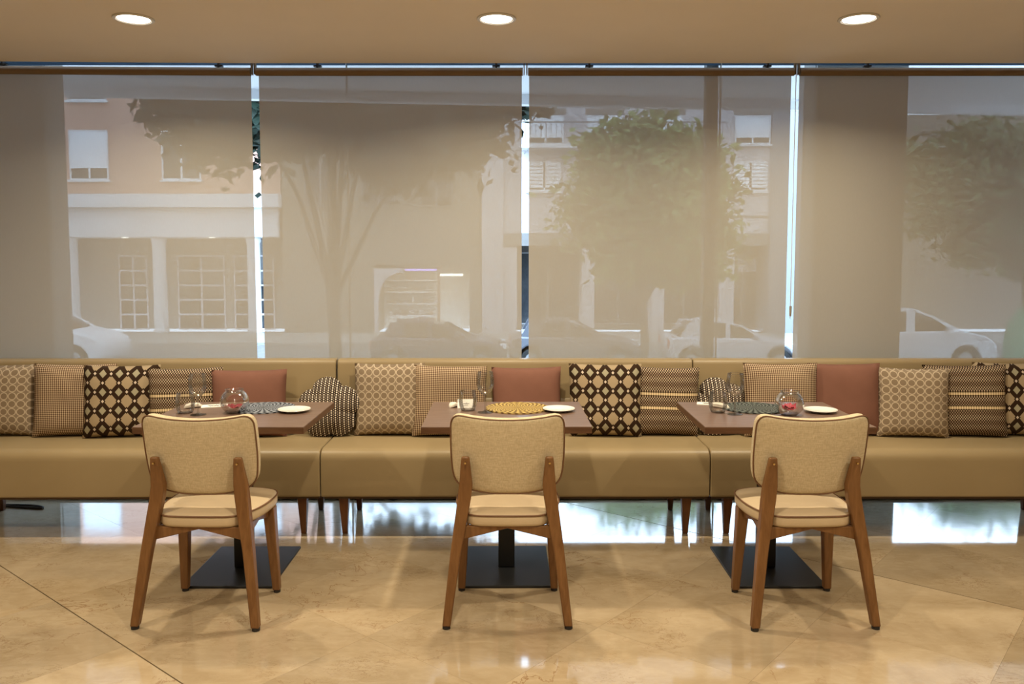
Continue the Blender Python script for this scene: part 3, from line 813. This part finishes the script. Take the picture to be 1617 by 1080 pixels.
# ------------------------------------------------------------------ outside: buildings across the street
FY = 33.0
def window(parent, x0, x1, z0, z1, y=0.0, shutter=0.0, split=True, frame='white_render', pane='pane_dark', sill=True, slats=False):
    w = MB()
    for a in ((x0 - .06, x0, z0 - .06, z1 + .06), (x1, x1 + .06, z0 - .06, z1 + .06), (x0, x1, z0 - .06, z0), (x0, x1, z1, z1 + .06)): w.box(a[0], a[1], y - .07, y + .02, a[2], a[3])
    if split: w.box((x0 + x1) / 2 - .04, (x0 + x1) / 2 + .04, y - .05, y + .02, z0, z1)
    o = w.build('window', frame, parent, smooth=0)
    MB().box(x0, x1, y - .02, y + .02, z0, z1).build('pane', pane, o, smooth=0)
    if shutter:
        if slats:
            n = 7; hs = (z1 - z0) * shutter / n
            for k in range(n): MB().box(x0, x1, y - .05, y - .02, z1 - (k + 1) * hs + .025, z1 - k * hs).build('slat', 'shutter_white', o, smooth=0)
        else: MB().box(x0, x1, y - .06, y - .02, z1 - (z1 - z0) * shutter, z1).build('shutter', 'shutter_white', o, smooth=0)
    if sill: MB().box(x0 - .12, x1 + .12, y - .16, y, z0 - .14, z0 - .06).build('sill', 'white_render', o, smooth=0)
    return o
# pink house with a portico
A = empty('pink_house', (-17.5, FY, GZ), 0, 'pink rendered house with white portico across the street on the left', 'building')
ax = lambda x: x + 17.5
az = lambda z: z - GZ
MB().box(ax(-32), ax(-9.2), 0, 8, az(3.4), az(15)).build('upper_wall', 'pink_render', A, smooth=0)
MB().box(ax(-32), ax(-9.2), 2.2, 8, 0, az(3.4)).build('recessed_wall', 'recess_wall', A, smooth=0)
MB().box(ax(-32), ax(-9.15), -.55, .0, az(3.50), az(4.02)).build('cornice_slab', 'white_render', A, smooth=0)
MB().box(ax(-32), ax(-9.28), -.15, 2.2, az(2.35), az(3.50)).build('fascia', 'white_render', A, smooth=0)
for x in (-25.2, -21.6, -17.75, -14.2, -10.4):
    MB().lathe([(.30, 0), (.30, .12), (.27, .16), (.255, 3.6), (.30, 3.7), (.30, 3.86)], 20, (ax(x), .25, 0)).build('column', 'white_render', A)
for x in (-19.6, -15.6, -12.1): MB().lathe([(.0005, -.03), (.13, -.03), (.13, .01), (.0005, .01)], 14, (ax(x), .35, az(2.35))).build('soffit_light', 'soffit_lamp', A)
for row, zb in enumerate((4.66, 7.75, 10.85)):
    for k, x in enumerate((-28.3, -24.7, -21.0, -17.45, -13.8, -10.9)):
        if x == -10.9 and row == 0: continue
        window(A, ax(x), ax(x + 1.42), az(zb), az(zb + 1.83), 0, [.78, 0, .5, .9, .3][(k + row * 2) % 5] if not (row == 0 and k in (3, 4)) else (.78 if k == 3 else 0))
for x0, x1 in ((-16.7, -15.6), (-14.2, -12.3), (-24.0, -22.2), (-20.5, -19.0), (-11.8, -10.2)):
    d = window(A, ax(x0), ax(x1), .02, az(1.58), 2.2, 0, True, 'lilac_render', 'pane_dark', False)
    for k in range(1, 5): MB().box(ax(x0), ax(x1), 2.13, 2.2, k * .62 - .04, k * .62 + .04).build('glazing_bar', 'lilac_render', d, smooth=0)
# beige house with a lit corner shop
B_ = empty('beige_house', (-5, FY, GZ), 0, 'beige house with a lit ground-floor shop behind the dark tree', 'building')
bx = lambda x: x + 5
MB().box(bx(-9.15), bx(-5.5), 0, 7, 0, az(8.3)).build('wall', 'beige_render', B_, smooth=0)
MB().box(bx(-5.5), bx(-1.7), 0, 7, az(1.25), az(8.3)).build('wall', 'beige_render', B_, smooth=0)
MB().box(bx(-1.7), bx(-1.2), 0, 7, 0, az(8.3)).build('wall', 'beige_render', B_, smooth=0)
MB().box(bx(-1.2), bx(-.35), -.12, 7, 0, az(8.3)).build('pier', 'lilac_render', B_, smooth=0)
MB().box(bx(-5.5), bx(-1.7), 2.4, 2.6, 0, az(1.25)).build('shop_back_wall', 'shop_lit', B_, smooth=0)
for z in (.55, 1.05, 1.55, 2.05): MB().box(bx(-5.3), bx(-3.3), 1.9, 2.4, z, z + .05).build('shop_shelf', 'white_render', B_, smooth=0)
for k in range(18):
    z = (.60, 1.10, 1.60, 2.10)[k % 4]; x = -5.2 + .105 * k + (k % 3) * .05
    MB().box(bx(x), bx(x + .09), 2.0, 2.2, z, z + .16 + .02 * (k % 5)).build('shop_goods', ('white_render', 'awning', 'lilac_render')[k % 3], B_, smooth=0)
MB().box(bx(-2.95), bx(-2.0), .6, .72, az(.78), az(.88)).build('strip_light', 'shop_tube', B_, smooth=0)
sl = bpy.data.lights.new('shop_lamp', 'AREA'); sl.shape = 'RECTANGLE'; sl.size = 3.0; sl.size_y = .4; sl.energy = 90; sl.color = (1, .95, .85)
slo = bpy.data.objects.new('shop_lamp', sl); COL.objects.link(slo); slo.parent = B_; slo.location = (bx(-3.6), 1.0, az(1.2))
MB().box(bx(-4.3), bx(-3.0), .02, .08, az(1.0), az(1.08)).build('violet_sign', 'shop_violet', B_, smooth=0)
arch = [(-.02, 0), (.14, 0)] + [(.14 + .0 + 1.0 * (1 - math.cos(t)), 1.35 + 1.1 * math.sin(t)) for t in [k * PI / 2 / 8 for k in range(9)]] + [(1.14, 2.6), (-.02, 2.6)]
MB().prism([(bx(-5.5) + a, b) for a, b in arch], 'y', -.05, .10).build('arch_jamb', 'lilac_render', B_, smooth=0)
MB().box(bx(-3.0), bx(-2.88), -.03, .05, 0, az(1.25)).build('shop_post', 'awning', B_, smooth=0)
MB().box(bx(-9.15), bx(-.35), -.25, 7, az(8.3), az(8.5)).build('eaves', 'white_render', B_, smooth=0)
for row, zb in enumerate((3.6, 6.2)):
    for x in (-8.2, -5.9, -3.6): window(B_, bx(x), bx(x + 1.2), az(zb), az(zb + 1.7), 0, 0, True, 'recess_wall', 'pane_dark', False)
# lilac-white apartment house with awnings, balconies and shops
C_ = empty('pale_apartment_house', (6, FY, GZ), 0, 'pale apartment house with balconies and shuttered windows behind the light green tree', 'building')
cx = lambda x: x - 6
MB().box(cx(-.35), cx(12.6), 0, 8, az(2.5), az(8.1)).build('upper_wall', 'lilac_render', C_, smooth=0)
MB().box(cx(-.35), cx(12.6), 1.6, 8, 0, az(2.5)).build('shop_recess', 'shop_dark', C_, smooth=0)
MB().box(cx(10.25), cx(12.6), -.1, 8.05, 0, az(8.1)).build('corner_pier', 'pier_render', C_, smooth=0)
for x0, x1 in ((-.35, .2), (2.8, 3.3), (5.6, 6.1), (8.30, 8.90)): MB().box(cx(x0), cx(x1), -.02, 1.6, 0, az(2.5)).build('shop_pier', 'lilac_render', C_, smooth=0)
MB().box(cx(-.35), cx(10.2), -.10, .0, az(2.0), az(2.5)).build('shop_fascia', 'recess_wall', C_, smooth=0)
for x0, x1 in ((.3, 2.7), (3.4, 5.5), (6.2, 8.2), (9.0, 10.2)): window(C_, cx(x0), cx(x1), .3, az(1.7), 1.55, 0, True, 'steel_grey', 'pane_dark', False)
ac = MB().box(cx(9.25), cx(10.05), .9, 1.3, az(.95), az(1.5)).build('air_conditioner', 'lilac_render', C_, .02)
MB().lathe([(.0005, 0), (.2, 0), (.2, .02), (.0005, .02)], 16).build('fan_grille', 'steel_grey', ac).matrix_local = Matrix.Translation((cx(9.75), .88, az(1.22))) @ Matrix.Rotation(PI / 2, 4, 'X')
MB().box(cx(-.35), cx(12.7), -.3, 8.1, az(8.1), az(8.35)).build('eaves', 'white_render', C_, smooth=0)
for row, zb in enumerate((4.22, 6.05)):
    for k, x in enumerate((.68, 3.0, 5.4, 8.85)):
        if row == 1:
            window(C_, cx(x), cx(x + 1.3), az(zb), az(zb + 1.0), 0, .8)
            MB().box(cx(x - .1), cx(x + 1.45), -.02, .0, az(zb + 1.1), az(zb + 1.35)).build('blind_box', 'recess_wall', C_, smooth=0)
        else: window(C_, cx(x), cx(x + 1.2), az(zb), az(zb + (1.05 if row == 0 else 1.7)), 0, .95 if row == 0 else .5, True, slats=(row == 0))
MB().box(cx(8.4), cx(10.2), -.02, 0, az(3.1), az(3.2)).build('string_course', 'recess_wall', C_, smooth=0)
for row, zb in enumerate((5.75,)):
    b = MB().box(cx(.3), cx(8.2), -.9, .0, az(zb), az(zb + .14)).build('balcony', 'white_render', C_, smooth=0)
    rl = MB(); rl.box(cx(.3), cx(8.2), -.9, -.86, az(zb + .95), az(zb + 1.0))
    for k in range(40): rl.box(cx(.3) + k * .2, cx(.3) + k * .2 + .02, -.89, -.87, az(zb + .14), az(zb + .95))
    rl.build('railing', 'steel_grey', b, smooth=0)
# darker house further right, behind the trees
D_ = empty('grey_house', (22, FY + 2, GZ), 0, 'grey house behind the trees at the far right', 'building')
MB().box(-8.5, 12, 0, 8, 0, 9.0).build('wall', 'beige_render', D_, smooth=0)
for row in range(1, 2):
    for k in range(5): window(D_, -7.5 + k * 3.2, -6.1 + k * 3.2, 1.6 + row * 3.2, 3.4 + row * 3.2, 0, [0, .6, .9][(row + k) % 3])

# ------------------------------------------------------------------ outside: trees
def tree(loc, trunk_h, masses, n, leaf, lab, seedn, ls=.12, spread=.45, tr=.12):
    """masses: (dx, dy, z, rx, ry, rz) ellipsoids of the crown above the foot"""
    rnd = random.Random(seedn)
    r = empty('street_tree', loc, 0, lab, 'tree', 'street trees outside')
    top = max(q[2] for q in masses)
    tk = MB().tube([(0, 0, 0), (.03, 0, trunk_h * .5), (-.04, .03, trunk_h), (.05, -.03, trunk_h + (top - trunk_h) * .8)], [tr, tr * .8, tr * .65, .04], 10).build('trunk', 'bark', r)
    vol = [q[3] * q[5] for q in masses]; cl = []
    while len(cl) < 120:
        m_ = rnd.choices(masses, vol)[0]
        q = Vector((rnd.uniform(-1, 1), rnd.uniform(-1, 1), rnd.uniform(-1, 1)))
        if q.length > 1: continue
        cl.append((Vector((m_[0] + q.x * m_[3], m_[1] + q.y * m_[4], m_[2] + q.z * m_[5])), spread * (.6 + .8 * rnd.random())))
    for k in range(6):
        c = cl[k][0]
        MB().tube([(0, 0, trunk_h * .9), (c.x * .45, c.y * .45, trunk_h + (c.z - trunk_h) * .55), tuple(c)], [.05, .03, .012], 6).build('branch', 'bark', tk)
    lm = MB()
    for k in range(n):
        c, fr = cl[rnd.randrange(len(cl))]
        p_ = c + Vector((rnd.gauss(0, 1), rnd.gauss(0, 1), rnd.gauss(0, .75))) * fr * .5
        s_ = ls * (.5 + .8 * rnd.random())
        e1 = Vector((rnd.gauss(0, 1), rnd.gauss(0, 1), rnd.gauss(0, .7))).normalized()
        e2 = e1.cross(Vector((rnd.gauss(0, 1), rnd.gauss(0, 1), rnd.gauss(0, 1)))).normalized()
        lm.add([p_ - e1 * s_, p_ + e2 * s_ * .5, p_ + e1 * s_, p_ - e2 * s_ * .5], [(0, 1, 2, 3)])
    me = bpy.data.meshes.new('foliage'); me.from_pydata(lm.v, [], lm.f); me.materials.append(MT[leaf])
    o = bpy.data.objects.new('foliage', me); COL.objects.link(o); o.parent = r; o['kind'] = 'stuff'
tree((-2.6, 12.0, GZ), 2.6, [(-.9, 0, 5.6, 1.95, 1.2, 1.1), (1.2, 0, 5.25, 1.6, 1.2, 1.05)], 40000, 'leaf_dark', 'large dark leafy street tree behind the two left-hand blinds', 1, .12, .42)
tree((3.05, 19.0, GZ), 2.2, [(0, 0, 4.35, 1.75, 1.6, 1.75), (.3, 0, 3.2, 1.4, 1.2, .9)], 30000, 'leaf_lit', 'light green street tree behind the third blind', 2, .12, .5)
tree((11.6, 18.5, GZ), 2.4, [(-1.0, 0, 4.5, 1.7, 1.6, 1.5), (.6, .3, 3.6, 1.1, 1, 1.0)], 16000, 'leaf_mid', 'loose green street tree behind the rightmost blind', 3, .12, .6)

# ------------------------------------------------------------------ outside: cars (nose to the right)
def car(kind, nose_x, y, paint, lab):
    """kind: 'mpv' or 'hatch'; built nose towards +x"""
    if kind == 'mpv': L, H_, wb0, wb1, R_ = 4.2, 1.72, .78, 3.36, .33
    else: L, H_, wb0, wb1, R_ = 3.7, 1.40, .62, 3.02, .30
    r = empty('parked_car', (nose_x - L, y, GZ - .08), 0, lab, 'car', 'cars parked along the street')
    def arc(cxx): return [(cxx + (R_ + .07) * math.cos(t), .32 + (R_ + .07) * math.sin(t)) for t in [PI - k * PI / 8 for k in range(9)]]
    if kind == 'mpv': top = [(L, .42), (L + .0, .62), (L - .10, .82), (L - .30, .95), (L - 1.0, 1.12), (L - 2.2, 1.08), (.05, 1.08), (0, .9), (0, .35)]
    else: top = [(L, .38), (L, .56), (L - .12, .70), (L - .45, .80), (L - 1.15, .90), (.30, .93), (.02, .88), (0, .6), (.03, .32)]
    low = [(.12, .22)] + [q for q in arc(wb0) if q[1] >= .22] + [q for q in arc(wb1) if q[1] >= .22] + [(L - .1, .24)]
    body = MB().prism(low + top, 'y', -.84, .84).build('body', paint, r, .05, 40, 3)
    if kind == 'mpv':
        cab = [(L - 1.02, 1.08), (L - 1.75, 1.50), (L - 2.25, 1.66), (.35, 1.66), (.10, 1.45), (.06, 1.06)]
        roof = [(L - 1.72, 1.50), (L - 2.2, 1.69), (L - 2.8, 1.72), (.40, 1.72), (.20, 1.62), (.35, 1.62), (L - 2.25, 1.62), (L - 1.80, 1.46)]
        apil = [(L - .95, 1.10), (L - 1.72, 1.52), (L - 1.84, 1.50), (L - 1.12, 1.08)]
        bp = (1.75, 1.98); cp = (.30, .62); zr = 1.66
    else:
        cab = [(L - 1.10, .88), (L - 1.75, 1.24), (L - 2.1, 1.33), (.95, 1.33), (.35, 1.0), (.30, .90)]
        roof = [(L - 1.72, 1.24), (L - 2.05, 1.35), (L - 2.5, 1.40), (1.2, 1.39), (.75, 1.30), (.9, 1.30), (L - 2.1, 1.31), (L - 1.80, 1.20)]
        apil = [(L - 1.05, .90), (L - 1.70, 1.26), (L - 1.80, 1.24), (L - 1.18, .88)]
        bp = (1.55, 1.68); cp = (.55, .85); zr = 1.33
    MB().prism(cab, 'y', -.70, .70).build('side_glass', 'car_glass', r, .03, 40)
    MB().prism(roof, 'y', -.72, .72).build('roof', paint, r, .02, 40)
    for s_ in (-1, 1):
        a, b = sorted((s_ * .735, s_ * .66))
        MB().prism(apil, 'y', a, b).build('windscreen_pillar', paint, r)
        MB().box(bp[0], bp[1], a, b, cab[0][1] - .04, zr).build('door_pillar', paint, r)
        MB().prism([(cp[0] - .25, cab[-1][1] - .02), (cp[1], cab[-1][1] - .02), (cp[1] + .12, zr), (cp[0], zr)], 'y', a, b).build('rear_pillar', paint, r)
        for wx in (wb0, wb1):
            w = MB(); n = 22
            w.lathe([(.0005, 0), (R_, 0), (R_, .19), (.0005, .19)], n)
            t = w.build('wheel', 'tyre', r, .02); t.matrix_local = Matrix.Translation((wx, s_ * .62, R_)) @ Matrix.Rotation(-s_ * PI / 2, 4, 'X')
            h = MB().lathe([(.0005, .0), (R_ * .62, 0), (R_ * .58, .02), (.05, .012), (.0005, .02)], 18).build('hub', 'wheel_rim', t); h.location = (0, 0, .185)
        MB().box(L - .16, L + .005, s_ * .66 - .14, s_ * .66 + .14, .60, .74).build('headlight', 'headlight', r, .03)
        MB().box(-.005, .10, s_ * .70 - .11, s_ * .70 + .11, .62, .85).build('tail_light', 'tail_red', r, .02)
        MB().box(L - 1.42, L - 1.28, s_ * .80 - .09 + s_ * .08, s_ * .80 + .09 + s_ * .08, cab[0][1] + .02, cab[0][1] + .16).build('wing_mirror', paint, r, .02)
    return r
car('mpv', -11.05, 23.0, 'car_white', 'white car nose at the left edge, partly hidden by the stone pillar')
car('hatch', -.15, 23.0, 'car_dark', 'dark blue parked car in front of the lit shop')
car('hatch', 3.62, 23.2, 'car_grey', 'grey parked car below the light green tree')
car('hatch', 7.95, 23.0, 'car_silver', 'silver white parked car behind the slim steel post')
car('mpv', 13.15, 23.0, 'car_white', 'white parked hatchback right of the right-hand stone pillar')

# green bottle bank
gb = empty('recycling_container', (10.95, 17.0, GZ + .02), 0, 'green recycling container at the right edge of the street', 'container')
MB().lathe([(.0005, 0), (.62, 0), (.66, .08), (.66, 1.2), (.60, 1.6), (.42, 1.9), (.16, 2.02), (.0005, 2.04)], 32).build('body', 'bin_green', gb)
MB().box(-.50, -.20, -.68, -.55, .70, 1.30).build('notice_panel', 'shutter_white', gb, .01)
MB().lathe([(.12, 0), (.15, .0), (.15, .06), (.12, .06)], 20, cap=False).build('bottle_slot', 'rubber', gb).matrix_local = Matrix.Translation((.2, -.62, 1.5)) @ Matrix.Rotation(PI / 2, 4, 'X')
